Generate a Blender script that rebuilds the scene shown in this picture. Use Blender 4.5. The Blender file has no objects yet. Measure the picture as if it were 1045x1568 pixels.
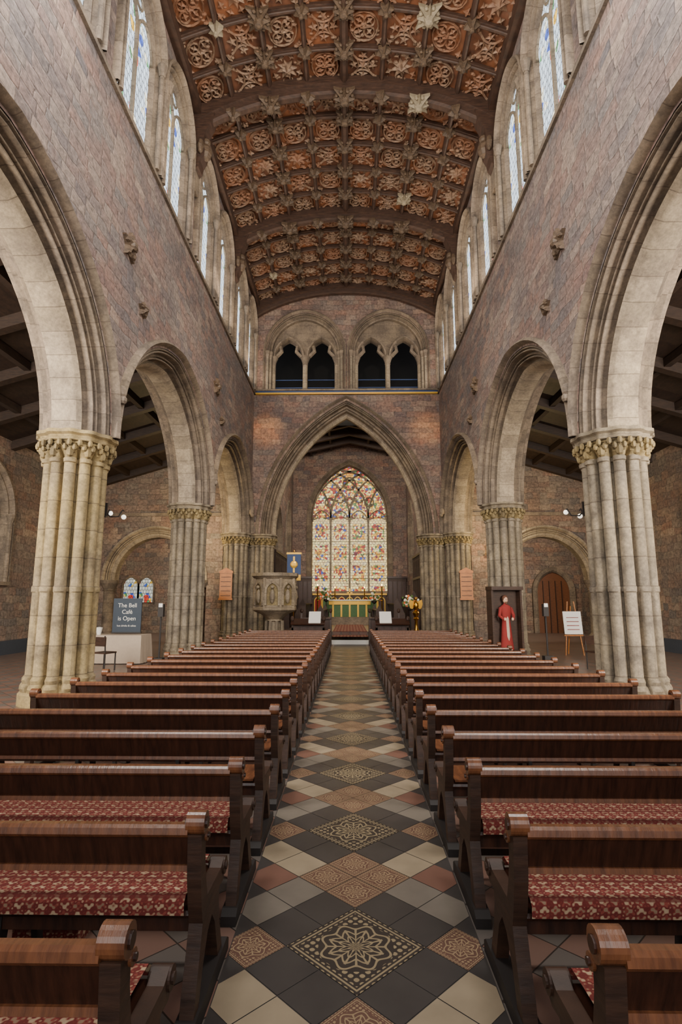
import bpy, math, random
from math import sin, cos, pi, sqrt, radians, acos, atan2
from mathutils import Vector, Matrix
random.seed(7)
D = bpy.data
COL = bpy.context.scene.collection

# ------------------------------------------------------------------ materials
class NT:
    def __init__(s, name):
        s.m = D.materials.new(name); s.m.use_nodes = True
        s.t = s.m.node_tree; s.t.nodes.clear()
        s.out = s.n('ShaderNodeOutputMaterial')
        s.b = s.n('ShaderNodeBsdfPrincipled')
        s.l(s.b.outputs[0], s.out.inputs[0])
    def n(s, t, **k):
        x = s.t.nodes.new(t)
        for a, b in k.items(): setattr(x, a, b)
        return x
    def l(s, a, b): s.t.links.new(a, b)
    def set(s, sock, v):
        if hasattr(v, 'is_output'): s.l(v, sock)
        else:
            if isinstance(v, tuple) and len(v) == 3 and sock.type == 'RGBA': v = v + (1,)
            sock.default_value = v
    def math(s, op, a, b=0.0, c=0.0):
        x = s.n('ShaderNodeMath', operation=op)
        s.set(x.inputs[0], a); s.set(x.inputs[1], b); s.set(x.inputs[2], c)
        return x.outputs[0]
    def uv(s): return s.n('ShaderNodeUVMap').outputs[0]
    def obj(s): return s.n('ShaderNodeTexCoord').outputs['Object']
    def noise(s, vec, scale, detail=4, rough=.55, out=0):
        x = s.n('ShaderNodeTexNoise'); s.l(vec, x.inputs['Vector'])
        x.inputs['Scale'].default_value = scale; x.inputs['Detail'].default_value = detail
        x.inputs['Roughness'].default_value = rough
        return x.outputs[out]
    def mix(s, f, a, b, blend='MIX'):
        x = s.n('ShaderNodeMix', data_type='RGBA', blend_type=blend)
        s.set(x.inputs[0], f); s.set(x.inputs[6], a); s.set(x.inputs[7], b)
        return x.outputs[2]
    def ramp(s, f, stops, interp='LINEAR'):
        x = s.n('ShaderNodeValToRGB'); s.l(f, x.inputs[0]); r = x.color_ramp; r.interpolation = interp
        r.elements[0].position = stops[0][0]; r.elements[0].color = (*stops[0][1], 1)
        r.elements[1].position = stops[-1][0]; r.elements[1].color = (*stops[-1][1], 1)
        for p, c in stops[1:-1]:
            e = r.elements.new(p); e.color = (*c, 1)
        return x.outputs[0]
    def bump(s, h, st=.4, dist=.02):
        x = s.n('ShaderNodeBump'); s.l(h, x.inputs['Height'])
        x.inputs['Strength'].default_value = st; x.inputs['Distance'].default_value = dist
        s.l(x.outputs[0], s.b.inputs['Normal'])
    def color(s, c): s.set(s.b.inputs['Base Color'], c)
    def rough(s, v): s.set(s.b.inputs['Roughness'], v)

def sr(r, g, b):
    f = lambda c: (c/255/12.92) if c/255 <= .04045 else ((c/255+.055)/1.055)**2.4
    return (f(r), f(g), f(b))

def brick(k, vec, w, h, mortar, c1=(0,0,0), c2=(1,1,1), mc=(0,0,0), smooth=.1):
    x = k.n('ShaderNodeTexBrick'); k.l(vec, x.inputs['Vector'])
    x.inputs['Scale'].default_value = 1; x.inputs['Brick Width'].default_value = w
    x.inputs['Row Height'].default_value = h; x.inputs['Mortar Size'].default_value = mortar
    x.inputs['Mortar Smooth'].default_value = smooth
    x.inputs['Color1'].default_value = (*c1, 1); x.inputs['Color2'].default_value = (*c2, 1)
    x.inputs['Mortar'].default_value = (*mc, 1)
    return x

def m_rubble(name, tint=(1,1,1), warm=0.0):
    k = NT(name); uv = k.uv()
    nz = k.noise(uv, 2.2, 5, out=1)
    vm = k.n('ShaderNodeVectorMath', operation='MULTIPLY_ADD'); k.l(nz, vm.inputs[0])
    vm.inputs[1].default_value = (.2, .24, 0); k.l(uv, vm.inputs[2])
    s = k.n('ShaderNodeSeparateXYZ'); k.l(vm.outputs[0], s.inputs[0])
    H = .26
    row = k.math('FLOOR', k.math('DIVIDE', s.outputs[1], H))
    wn = k.n('ShaderNodeTexWhiteNoise', noise_dimensions='1D'); k.l(row, wn.inputs['W'])
    wx = k.math('MULTIPLY_ADD', wn.outputs[0], .8, .6)
    xx = k.math('ADD', k.math('MULTIPLY', s.outputs[0], wx), k.math('MULTIPLY', wn.outputs[0], 17.3))
    cell = k.math('DIVIDE', xx, .42)
    fx = k.math('FRACT', cell); fy = k.math('FRACT', k.math('DIVIDE', s.outputs[1], H))
    cb = k.n('ShaderNodeCombineXYZ'); k.l(k.math('FLOOR', cell), cb.inputs[0]); k.l(row, cb.inputs[1])
    w2 = k.n('ShaderNodeTexWhiteNoise', noise_dimensions='2D'); k.l(cb.outputs[0], w2.inputs[0])
    ex = k.math('SUBTRACT', .5, k.math('ABSOLUTE', k.math('SUBTRACT', fx, .5)))
    ey = k.math('MULTIPLY', k.math('SUBTRACT', .5, k.math('ABSOLUTE', k.math('SUBTRACT', fy, .5))), .6)
    e = k.math('MINIMUM', ex, ey)
    edge = k.ramp(e, [(0, (1,1,1)), (.06, (0,0,0))])
    c = k.ramp(w2.outputs[0], [(0, sr(100,88,84)), (.2, sr(138,110,98)), (.4, sr(114,105,101)), (.6, sr(150,130,116)), (.8, sr(124,100,92)), (1, sr(100,94,95))])
    n2 = k.noise(uv, .45, 6, .62)
    f2 = k.ramp(n2, [(.42, (0,0,0)), (.58, (1,1,1))])
    c = k.mix(k.math('MULTIPLY', f2, .5), c, sr(110,102,99))
    n4 = k.ramp(k.noise(uv, .8, 4, .6), [(.55, (0,0,0)), (.7, (1,1,1))])
    c = k.mix(k.math('MULTIPLY', n4, .4), c, sr(138,98,82))
    n5 = k.ramp(k.noise(uv, .27, 6, .7), [(.5, (0,0,0)), (.66, (1,1,1))])
    c = k.mix(k.math('MULTIPLY', n5, .4), c, sr(80,72,72))
    n3 = k.noise(uv, 9, 8, .78)
    c = k.mix(.9, c, k.ramp(n3, [(.33, (.14,.14,.14)), (.68, (.86,.84,.82))]), 'OVERLAY')
    c = k.mix(k.math('MULTIPLY', edge, .35), c, sr(84,74,69))
    c = k.mix(1.0, c, tint, 'MULTIPLY')
    k.color(c); k.rough(.92)
    h = k.math('ADD', k.math('MULTIPLY', n3, .9), k.math('MULTIPLY', edge, -.6))
    k.bump(k.math('ADD', h, k.math('MULTIPLY', w2.outputs[0], .35)), .6, .035)
    return k.m

def m_dressed(name, base=(150,128,100), dark=(104,88,72), yel=(172,142,84), joint=.42, ya=.5):
    k = NT(name); uv = k.uv(); ob = k.obj()
    sp = k.n('ShaderNodeSeparateXYZ'); k.l(uv, sp.inputs[0])
    t = k.math('DIVIDE', sp.outputs[1], joint)
    fr = k.math('FRACT', t)
    line = k.math('LESS_THAN', fr, .035)
    wn = k.n('ShaderNodeTexWhiteNoise', noise_dimensions='2D')
    cb = k.n('ShaderNodeCombineXYZ'); k.l(k.math('FLOOR', t), cb.inputs[0])
    k.l(k.math('FLOOR', k.math('MULTIPLY', sp.outputs[0], 1.6)), cb.inputs[1])
    k.l(cb.outputs[0], wn.inputs[0])
    c = k.mix(wn.outputs[0], tuple(x*.7 for x in sr(*base)), tuple(min(1, x*1.22) for x in sr(*base)))
    n1 = k.ramp(k.noise(ob, .7, 5), [(.38, (0,0,0)), (.66, (1,1,1))])
    c = k.mix(k.math('MULTIPLY', n1, ya), c, sr(*yel))
    n2 = k.ramp(k.noise(ob, 2.3, 6, .65), [(.42, (0,0,0)), (.66, (1,1,1))])
    c = k.mix(k.math('MULTIPLY', n2, .75), c, sr(*dark))
    n3 = k.noise(ob, 16, 5, .75)
    c = k.mix(.75, c, k.ramp(n3, [(.3, (.28,.28,.28)), (.7, (.72,.72,.72))]), 'OVERLAY')
    c = k.mix(k.math('MULTIPLY', line, .6), c, sr(70,58,48))
    k.color(c); k.rough(.85); k.bump(k.math('SUBTRACT', k.math('MULTIPLY', n3, .6), line), .4, .015)
    return k.m

def m_wood(name, c1, c2, rough=.5, scale=3, stretch=(1,1,6), cr=None, spec=.4):
    k = NT(name); ob = k.obj()
    mp = k.n('ShaderNodeMapping'); k.l(ob, mp.inputs[0]); mp.inputs['Scale'].default_value = stretch
    n = k.noise(mp.outputs[0], scale, 6, .65)
    c = k.mix(k.ramp(n, [(.3, (0,0,0)), (.7, (1,1,1))]), sr(*c1), sr(*c2))
    if cr:
        n2 = k.ramp(k.noise(ob, .9, 4), [(.45, (0,0,0)), (.6, (1,1,1))])
        c = k.mix(k.math('MULTIPLY', n2, .6), c, sr(*cr))
    k.color(c); k.rough(rough); k.bump(n, .3, .01)
    k.b.inputs['Specular IOR Level'].default_value = spec
    return k.m

def m_plain(name, c, rough=.6, metal=0, nz=.15, scale=12):
    k = NT(name); n = k.noise(k.obj(), scale, 4)
    a = tuple(x*(1-nz) for x in sr(*c)); b = tuple(min(1, x*(1+nz)) for x in sr(*c))
    k.color(k.mix(n, a, b)); k.rough(rough); k.b.inputs['Metallic'].default_value = metal
    return k.m

def m_emit(name, c, st):
    k = NT(name); k.color(sr(*c)); k.set(k.b.inputs['Emission Color'], sr(*c)); k.b.inputs['Emission Strength'].default_value = st
    return k.m

def m_leaded(name, st, colour=.35, pane=.16, light=(206,220,232)):
    k = NT(name); uv = k.uv()
    b = brick(k, uv, pane, pane*1.25, .010, smooth=0)
    v = k.n('ShaderNodeTexVoronoi'); k.l(uv, v.inputs['Vector']); v.inputs['Scale'].default_value = 4.5
    sp = k.n('ShaderNodeSeparateColor'); k.l(v.outputs['Color'], sp.inputs[0])
    base = k.mix(b.outputs[0], tuple(x*.75 for x in sr(*light)), sr(*light))
    cc = k.ramp(sp.outputs[0], [(0, sr(200,60,40)), (.2, sr(60,90,180)), (.4, sr(230,180,50)), (.6, sr(80,140,90)), (.8, sr(240,235,210))], 'CONSTANT')
    mask = k.math('LESS_THAN', sp.outputs[1], colour)
    n = k.math('GREATER_THAN', k.noise(uv, .9, 2), .5)
    c = k.mix(k.math('MULTIPLY', mask, n), base, cc)
    c = k.mix(b.outputs[1], c, (.01,.01,.012))
    k.color((.02,.02,.02)); k.l(c, k.b.inputs['Emission Color']); k.b.inputs['Emission Strength'].default_value = st
    k.rough(.3)
    return k.m

def m_stained(name, st):
    k = NT(name); uv = k.uv()
    v = k.n('ShaderNodeTexVoronoi'); k.l(uv, v.inputs['Vector']); v.inputs['Scale'].default_value = 7.5
    ve = k.n('ShaderNodeTexVoronoi', feature='DISTANCE_TO_EDGE'); k.l(uv, ve.inputs['Vector']); ve.inputs['Scale'].default_value = 7.5
    sp = k.n('ShaderNodeSeparateColor'); k.l(v.outputs['Color'], sp.inputs[0])
    cc = k.ramp(sp.outputs[0], [(0, sr(255,228,140)), (.22, sr(230,156,30)), (.44, sr(170,34,20)), (.58, sr(50,72,160)), (.66, sr(236,180,60)), (.78, sr(80,120,54)), (.84, sr(255,236,180)), (.93, sr(120,30,50))], 'CONSTANT')
    s2 = k.n('ShaderNodeSeparateXYZ'); k.l(uv, s2.inputs[0])
    u = k.math('SUBTRACT', k.math('FRACT', k.math('DIVIDE', k.math('ADD', s2.outputs[0], 2.45), 1.225)), .5)
    t = k.math('FRACT', k.math('DIVIDE', s2.outputs[1], 1.35))
    edge = k.math('GREATER_THAN', k.math('ABSOLUTE', u), .34)
    tier = k.math('LESS_THAN', t, .25)
    pale = k.math('MULTIPLY', k.math('MAXIMUM', edge, tier), k.math('LESS_THAN', s2.outputs[1], 7.1))
    cc = k.mix(k.math('MULTIPLY', pale, .7), cc, sr(255,230,160))
    b = brick(k, uv, .2, .17, .012, smooth=0)
    lead = k.math('MAXIMUM', k.math('LESS_THAN', ve.outputs[0], .035), b.outputs[1])
    c = k.mix(k.math('MULTIPLY', lead, .9), cc, (.02,.02,.02))
    k.color((.02,.02,.02)); k.l(c, k.b.inputs['Emission Color']); k.b.inputs['Emission Strength'].default_value = st
    return k.m

def m_medallion(name, fg, bg, rough=.35, petals=8):
    k = NT(name); uv = k.uv()
    sp = k.n('ShaderNodeSeparateXYZ'); k.l(uv, sp.inputs[0])
    x = k.math('MULTIPLY_ADD', sp.outputs[0], 2, -1); y = k.math('MULTIPLY_ADD', sp.outputs[1], 2, -1)
    r = k.math('SQRT', k.math('ADD', k.math('MULTIPLY', x, x), k.math('MULTIPLY', y, y)))
    th = k.math('ARCTAN2', y, x)
    w = k.math('MULTIPLY', k.math('COSINE', k.math('MULTIPLY', th, petals)), .07)
    ring = k.math('LESS_THAN', k.math('ABSOLUTE', k.math('SUBTRACT', k.math('FRACT', k.math('MULTIPLY', k.math('ADD', r, w), 5.2)), .5)), .14)
    spoke = k.math('GREATER_THAN', k.math('COSINE', k.math('MULTIPLY', th, petals*2)), .75)
    ring = k.math('MAXIMUM', ring, k.math('MULTIPLY', spoke, k.math('LESS_THAN', r, .6)))
    cell = k.math('ABSOLUTE', k.math('MULTIPLY', k.math('SINE', k.math('MULTIPLY', x, 20)), k.math('SINE', k.math('MULTIPLY', y, 20))))
    lat = k.math('GREATER_THAN', cell, .5)
    inner = k.math('LESS_THAN', r, .78)
    p = k.math('ADD', k.math('MULTIPLY', ring, inner), k.math('MULTIPLY', lat, k.math('SUBTRACT', 1, inner)))
    mx = k.math('MAXIMUM', k.math('ABSOLUTE', x), k.math('ABSOLUTE', y))
    bord = k.math('COMPARE', mx, .91, .02)
    blk = k.math('COMPARE', mx, .91, .06)
    p = k.math('MAXIMUM', k.math('MULTIPLY', p, k.math('SUBTRACT', 1, blk)), bord)
    n = k.noise(uv, 6, 4)
    c = k.mix(p, sr(*bg), sr(*fg)); c = k.mix(k.math('MULTIPLY', n, .4), c, sr(86,74,64))
    k.color(c); k.rough(rough)
    return k.m

def m_cushion(name, f=1.0):
    k = NT(name); uv = k.uv()
    sp = k.n('ShaderNodeSeparateXYZ'); k.l(uv, sp.inputs[0])
    x = sp.outputs[0]; y = sp.outputs[1]
    a = k.math('SINE', k.math('MULTIPLY', x, 62*f)); b = k.math('COSINE', k.math('MULTIPLY', y, 90*f))
    c2 = k.math('SINE', k.math('MULTIPLY', k.math('ADD', x, y), 190*f))
    c3 = k.math('SINE', k.math('MULTIPLY', k.math('SUBTRACT', x, y), 230*f))
    nz = k.math('MULTIPLY_ADD', k.noise(uv, 26*f, 3), 1.6, -.8)
    q = k.math('ADD', k.math('MULTIPLY', a, b), k.math('ADD', nz, k.math('MULTIPLY', k.math('ADD', c2, c3), .3)))
    c = k.ramp(k.math('MULTIPLY_ADD', q, .5, .5), [(0, sr(150,126,100)), (.12, sr(134,60,50)), (.34, sr(98,28,26)), (.62, sr(112,36,32)), (.74, sr(166,132,104)), (.9, sr(190,168,136))], 'CONSTANT')
    band = k.math('LESS_THAN', k.math('ABSOLUTE', k.math('SUBTRACT', k.math('FRACT', k.math('MULTIPLY', y, 6.5*f)), .5)), .06)
    c = k.mix(k.math('MULTIPLY', band, .8), c, sr(96,30,28))
    n = k.noise(uv, 40, 3); c = k.mix(k.math('MULTIPLY', n, .5), c, sr(112,56,46))
    k.color(c); k.rough(.95); k.bump(n, .4, .01)
    return k.m

def m_floor(name):
    k = NT(name); uv = k.uv()
    mp = k.n('ShaderNodeMapping'); k.l(uv, mp.inputs[0]); mp.inputs['Rotation'].default_value = (0,0,pi/4)
    ch = k.n('ShaderNodeTexChecker'); k.l(mp.outputs[0], ch.inputs[0]); ch.inputs['Scale'].default_value = 3.6
    b = brick(k, mp.outputs[0], .2778, .2778, .004, smooth=0); b.offset = 0
    c = k.mix(ch.outputs[1], sr(112,76,64), sr(84,79,76))
    wn = k.mix(.4, c, k.ramp(b.outputs[0], [(0, (.3,.3,.3)), (1, (.7,.7,.7))]), 'OVERLAY')
    n = k.noise(uv, 1.2, 5); c = k.mix(k.math('MULTIPLY', n, .6), wn, sr(122,110,100))
    c = k.mix(b.outputs[1], c, sr(52,44,40))
    k.color(c); k.rough(.34)
    return k.m

M = dict(
 rub=m_rubble('rubble_sandstone'), rub_e=m_rubble('rubble_sandstone_east', (1.06,1.0,.95)),
 rub_a=m_rubble('rubble_aisle', (1.02,1.0,.9)),
 dr=m_dressed('dressed_stone', (120,105,90), (76,67,60), (140,122,96), .42, .4), col=m_dressed('column_stone', (130,118,101), (82,73,64), (152,134,100), .5, .45),
 coly=m_dressed('column_stone_ochre', (138,122,94), (92,79,60), (166,142,84), .5, .65),
 cap=m_dressed('capital_stone', (134,117,82), (72,61,44), (158,132,76), 5, .5),
 pale=m_dressed('inner_order_stone', (150,135,114), (104,91,79), (164,144,112), .45, .4),
 tr=m_dressed('tracery_stone', (132,119,102), (94,83,70), (142,126,102), .6, .3),
 rw=m_wood('roof_boards', (70,46,35), (114,73,51), .6, 3, (1,1,1), (138,84,52)),
 rib=m_wood('roof_ribs', (42,30,25), (76,54,42), .55, 4),
 carve=m_wood('roof_carving', (84,63,51), (146,120,97), .6, 8, (1,1,1), (126,80,54)),
 boss=m_wood('roof_boss_oak', (50,39,32), (104,84,64), .6, 9),
 bossl=m_wood('roof_boss_pale', (116,104,86), (150,138,114), .6, 9),
 pew=m_wood('pew_oak', (36,20,14), (70,40,27), .32, 5, (6,1,1), None, .6),
 pewt=m_wood('pew_oak_highlight', (78,46,30), (128,80,50), .27, 5, (6,1,1), None, .7),  # lighter copy of the pew oak, rail highlight put into the colour
 dk=m_wood('dark_oak', (40,27,21), (70,48,36), .5, 5), ark=m_wood('aisle_roof_oak', (34,25,20), (58,42,32), .6, 5),
 orange=m_wood('honey_oak', (144,86,38), (184,116,54), .4, 6), dooro=m_wood('door_oak', (84,50,30), (120,74,44), .5, 6),
 black=m_plain('black_iron', (34,28,26), .65, 0, .2), brass=m_plain('brass', (200,150,60), .25, 1, .1),
 white=m_plain('white_paint', (225,222,214), .7, 0, .05), cloth=m_plain('linen_cloth', (176,158,140), .9, 0, .1),
 blue=m_plain('blue_paint', (44,66,110), .6), dado=m_plain('dado_slate', (56,62,72), .6), gold=m_plain('gilding', (206,160,60), .35, .5),
 navy=m_plain('navy_board', (40,52,66), .6), red=m_plain('red_cloth', (128,34,30), .85), carpet=m_cushion('patterned_carpet', .35),
 cush=m_cushion('pew_runner_fabric'), floor=m_floor('floor_tiles'),
 tb=m_plain('tile_black', (60,56,54), .4, 0, .35, 4), tc=m_plain('tile_cream', (144,129,107), .42, 0, .35, 4), tred=m_plain('tile_red', (110,78,66), .42, 0, .3, 4),
 tgy=m_plain('tile_grey', (110,102,92), .42, 0, .35, 4),
 med=m_medallion('tile_medallion', (150,133,102), (36,33,33), .42), ros=m_medallion('tile_rosette', (156,132,100), (96,66,55), .42, 6),
 glass=m_leaded('leaded_glass', 2.6), aglass=m_leaded('aisle_glass', 1.2, .7, .16, (205,205,190)), stain=m_stained('stained_glass', 1.6),
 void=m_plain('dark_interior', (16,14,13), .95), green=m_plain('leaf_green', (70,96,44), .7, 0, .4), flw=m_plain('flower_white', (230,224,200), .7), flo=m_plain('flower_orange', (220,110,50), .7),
 altar=m_plain('altar_frontal_green', (60,92,50), .6, 0, .3), skin=m_plain('painted_skin', (214,170,140), .6), hair=m_plain('painted_hair', (90,54,34), .7),
 bulb=m_emit('lamp_glass', (255,244,224), 1.6), warm=m_emit('warm_bulb', (255,200,110), 14), flame=m_emit('candle_flame', (255,210,130), 12), paper=m_plain('paper', (235,230,222), .8, 0, .04), door=m_plain('green_door', (60,80,58), .5),
)

# ------------------------------------------------------------------ mesh builder
class MB:
    def __init__(s): s.v=[]; s.f=[]; s.m=[]; s.uv=[]; s.mats=[]
    def mi(s, k):
        if k not in s.mats: s.mats.append(k)
        return s.mats.index(k)
    def face(s, pts, mat, uvs=None):
        i=len(s.v); s.v += [tuple(p) for p in pts]; s.f.append(tuple(range(i,i+len(pts)))); s.m.append(s.mi(mat))
        if uvs is None:
            a,b,c=Vector(pts[0]),Vector(pts[1]),Vector(pts[2]); n=(b-a).cross(c-a)
            ax=max(range(3),key=lambda q:abs(n[q])); o=[q for q in range(3) if q!=ax]
            uvs=[(p[o[0]],p[o[1]]) for p in pts]
        s.uv.append(uvs)
    def grid(s, rows, mat, uvf=None, close=False):
        base=len(s.v); n=len(rows[0])
        for r in rows: s.v += [tuple(p) for p in r]
        mi=s.mi(mat)
        for i in range(len(rows)-1):
            for j in range(n if close else n-1):
                j2=(j+1)%n
                s.f.append((base+i*n+j, base+i*n+j2, base+(i+1)*n+j2, base+(i+1)*n+j)); s.m.append(mi)
                if uvf: s.uv.append([uvf(i,j),uvf(i,j+1),uvf(i+1,j+1),uvf(i+1,j)])
                else:
                    pts=[rows[i][j],rows[i][j2],rows[i+1][j2],rows[i+1][j]]
                    s.uv.append([(p[0]+p[1],p[2]) for p in pts])
    def box(s,x0,x1,y0,y1,z0,z1,mat,T=None):
        c=[Vector((x,y,z)) for x in (x0,x1) for y in (y0,y1) for z in (z0,z1)]
        if T is not None: c=[T@q for q in c]
        for q in ((0,1,3,2),(4,6,7,5),(0,4,5,1),(2,3,7,6),(0,2,6,4),(1,5,7,3)): s.face([c[i] for i in q],mat)
    def prism(s,prof,x0,x1,mat,axis=0,T=None):
        def P(a,b,x):
            v=Vector((x,a,b)) if axis==0 else (Vector((a,x,b)) if axis==1 else Vector((a,b,x)))
            return T@v if T is not None else v
        A=[P(a,b,x0) for a,b in prof]; B=[P(a,b,x1) for a,b in prof]
        s.face(A,mat); s.face(B[::-1],mat)
        for i in range(len(prof)):
            j=(i+1)%len(prof); s.face([A[i],B[i],B[j],A[j]],mat)
    def lathe(s,cx,cy,prof,mat,n=16,rot=0,z0=0,sx=1,sy=1):
        rows=[[(cx+r*sx*cos(2*pi*j/n+rot),cy+r*sy*sin(2*pi*j/n+rot),z+z0) for j in range(n)] for r,z in prof]
        s.grid(rows,mat,None,True)
    def tube(s,pts,r,mat,n=6,r1=None,cap=True):
        pts=[Vector(p) for p in pts]; rows=[]
        for i,p in enumerate(pts):
            d=(pts[min(i+1,len(pts)-1)]-pts[max(i-1,0)])
            d=d.normalized() if d.length>1e-6 else Vector((0,0,1))
            u=Vector((0,1,0)) if abs(d.y)<.9 else Vector((1,0,0))
            a=d.cross(u).normalized(); b=d.cross(a).normalized()
            rr=r if r1 is None else r+(r1-r)*i/(len(pts)-1)
            rows.append([p+(a*cos(2*pi*j/n+pi/4)+b*sin(2*pi*j/n+pi/4))*rr for j in range(n)])
        s.grid(rows,mat,None,True)
        if cap: s.face(rows[0],mat); s.face(rows[-1][::-1],mat)
    def ball(s,c,r,mat,n=8,sc=(1,1,1),T=None):
        rows=[]
        for i in range(n//2+2):
            t=pi*i/(n//2+1); rr=max(sin(t),.01)
            row=[Vector((r*rr*cos(2*pi*j/n)*sc[0],r*rr*sin(2*pi*j/n)*sc[1],r*cos(t)*sc[2])) for j in range(n)]
            if T is not None: row=[T@q for q in row]
            rows.append([q+Vector(c) for q in row])
        s.grid(rows,mat,None,True)
    def obj(s,name,smooth=None,loc=None,parent=None):
        me=D.meshes.new(name); me.from_pydata(s.v,[],s.f)
        for k in s.mats: me.materials.append(M[k])
        me.polygons.foreach_set('material_index',s.m)
        ul=me.uv_layers.new(name='UVMap'); flat=[c for q in s.uv for p in q for c in p]
        ul.data.foreach_set('uv',flat)
        if smooth:
            me.polygons.foreach_set('use_smooth',[True]*len(s.f)); me.set_sharp_from_angle(angle=radians(smooth))
        me.update()
        o=D.objects.new(name,me); COL.objects.link(o)
        if loc: o.location=loc
        if parent: o.parent=parent
        return o

# ------------------------------------------------------------------ arch helpers
def RR(a,r): return (a*a+r*r)/(2*a)
def arch_path(a,rise,zs,dr,n=12,zb=None):
    R=RR(a,rise); c=a-R; Q=R+dr; phi=acos(max(-1,min(1,-c/Q)))
    right=[]
    for i in range(n+1):
        t=phi*i/n; right.append((c+Q*cos(t),zs+Q*sin(t)))
    right[-1]=(0,right[-1][1])
    if zb is not None: right=[(right[0][0],zb)]+right
    return [(-x,z) for x,z in right]+[(x,z) for x,z in right[::-1][1:]]
def arch_z(a,rise,zs,dr,s):
    R=RR(a,rise); q=(R+dr)**2-(abs(s)-a+R)**2
    return zs+sqrt(max(q,0))
def sweep(mb,a,rise,zs,prof,mf,mat,n=12,zb=None,pale=None):
    paths=[arch_path(a,rise,zs,dr,n,zb) for dr,b in prof]
    L=[0]; p=paths[len(paths)//2]
    for i in range(1,len(p)): L.append(L[-1]+sqrt((p[i][0]-p[i-1][0])**2+(p[i][1]-p[i-1][1])**2))
    rows=[[mf(x,z,prof[k][1]) for x,z in paths[k]] for k in range(len(prof))]
    W=[0]
    for k in range(1,len(prof)): W.append(W[-1]+abs(prof[k][0]-prof[k-1][0])+abs(prof[k][1]-prof[k-1][1]))
    if pale:
        i0,i1=pale
        for a_,b_,m_ in ((0,i0,mat),(i0,i1,'pale'),(i1,len(rows)-1,mat)):
            if b_>a_: mb.grid(rows[a_:b_+1],m_,lambda i,j,a_=a_:(W[i+a_],L[min(j,len(L)-1)]))
    else: mb.grid(rows,mat,lambda i,j:(W[i],L[min(j,len(L)-1)]))
def wall_open(mb,s0,s1,z0,z1,ops,b,mf,mat,n=14):
    zt = z1 if callable(z1) else (lambda s:z1)
    ss={s0,s1}
    for c,a,rise,zs,zb,dr in ops:
        for i in range(-n,n+1): ss.add(c+(a+dr)*sin(pi/2*i/n))
    m=24
    if callable(z1):
        for i in range(m): ss.add(s0+(s1-s0)*i/m)
    ss=sorted(x for x in ss if s0-1e-6<=x<=s1+1e-6)
    def quad(a0,a1,zl0,zl1,zh0,zh1):
        mb.face([mf(a0,zl0,b),mf(a1,zl1,b),mf(a1,zh1,b),mf(a0,zh0,b)],mat,[(a0,zl0),(a1,zl1),(a1,zh1),(a0,zh0)])
    for p,q in zip(ss,ss[1:]):
        if q-p<1e-5: continue
        mid=(p+q)/2; op=None
        for o in ops:
            if abs(mid-o[0])<o[1]+o[5]: op=o
        if op is None: quad(p,q,z0,z0,zt(p),zt(q))
        else:
            c,a,rise,zs,zb,dr=op
            quad(p,q,arch_z(a,rise,zs,dr,p-c),arch_z(a,rise,zs,dr,q-c),zt(p),zt(q))
            if zb>z0+1e-4: quad(p,q,z0,z0,zb,zb)
def arch_fill(mb,a,rise,zs,zb,b,mf,mat,n=16,dr=0):
    ss=[(a+dr)*sin(pi/2*i/n) for i in range(-n,n+1)]
    for p,q in zip(ss,ss[1:]):
        zp,zq=arch_z(a,rise,zs,dr,p),arch_z(a,rise,zs,dr,q)
        mb.face([mf(p,zb,b),mf(q,zb,b),mf(q,zq,b),mf(p,zp,b)],mat,[(p,zb),(q,zb),(q,zq),(p,zp)])

WX=4.36; TH=1.3; CX=5.01; YE=24.6; BAY=7.35; RB=5.35; OFF=.14
ZS=4.78; SILL=11.5; WT=15.95; KZ=.85
AA,AR=3.05,3.35
ceil=lambda x:15.95+1.0*(1-(min(abs(x),WX)/WX)**2)

def rolls(r0,b0,r1,b1,k,amp=.05,m=5):
    out=[]
    nx,nb=-(b1-b0),(r1-r0); L=sqrt(nx*nx+nb*nb); nx/=L; nb/=L
    if nb>0: nx,nb=-nx,-nb
    for i in range(k*m+1):
        t=i/(k*m); ph=(i%m)/m
        h=amp*(abs(sin(pi*ph))-.25) if i%m else -amp*.9
        out.append((r0+(r1-r0)*t+nx*h,b0+(b1-b0)*t+nb*h))
    return out
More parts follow.
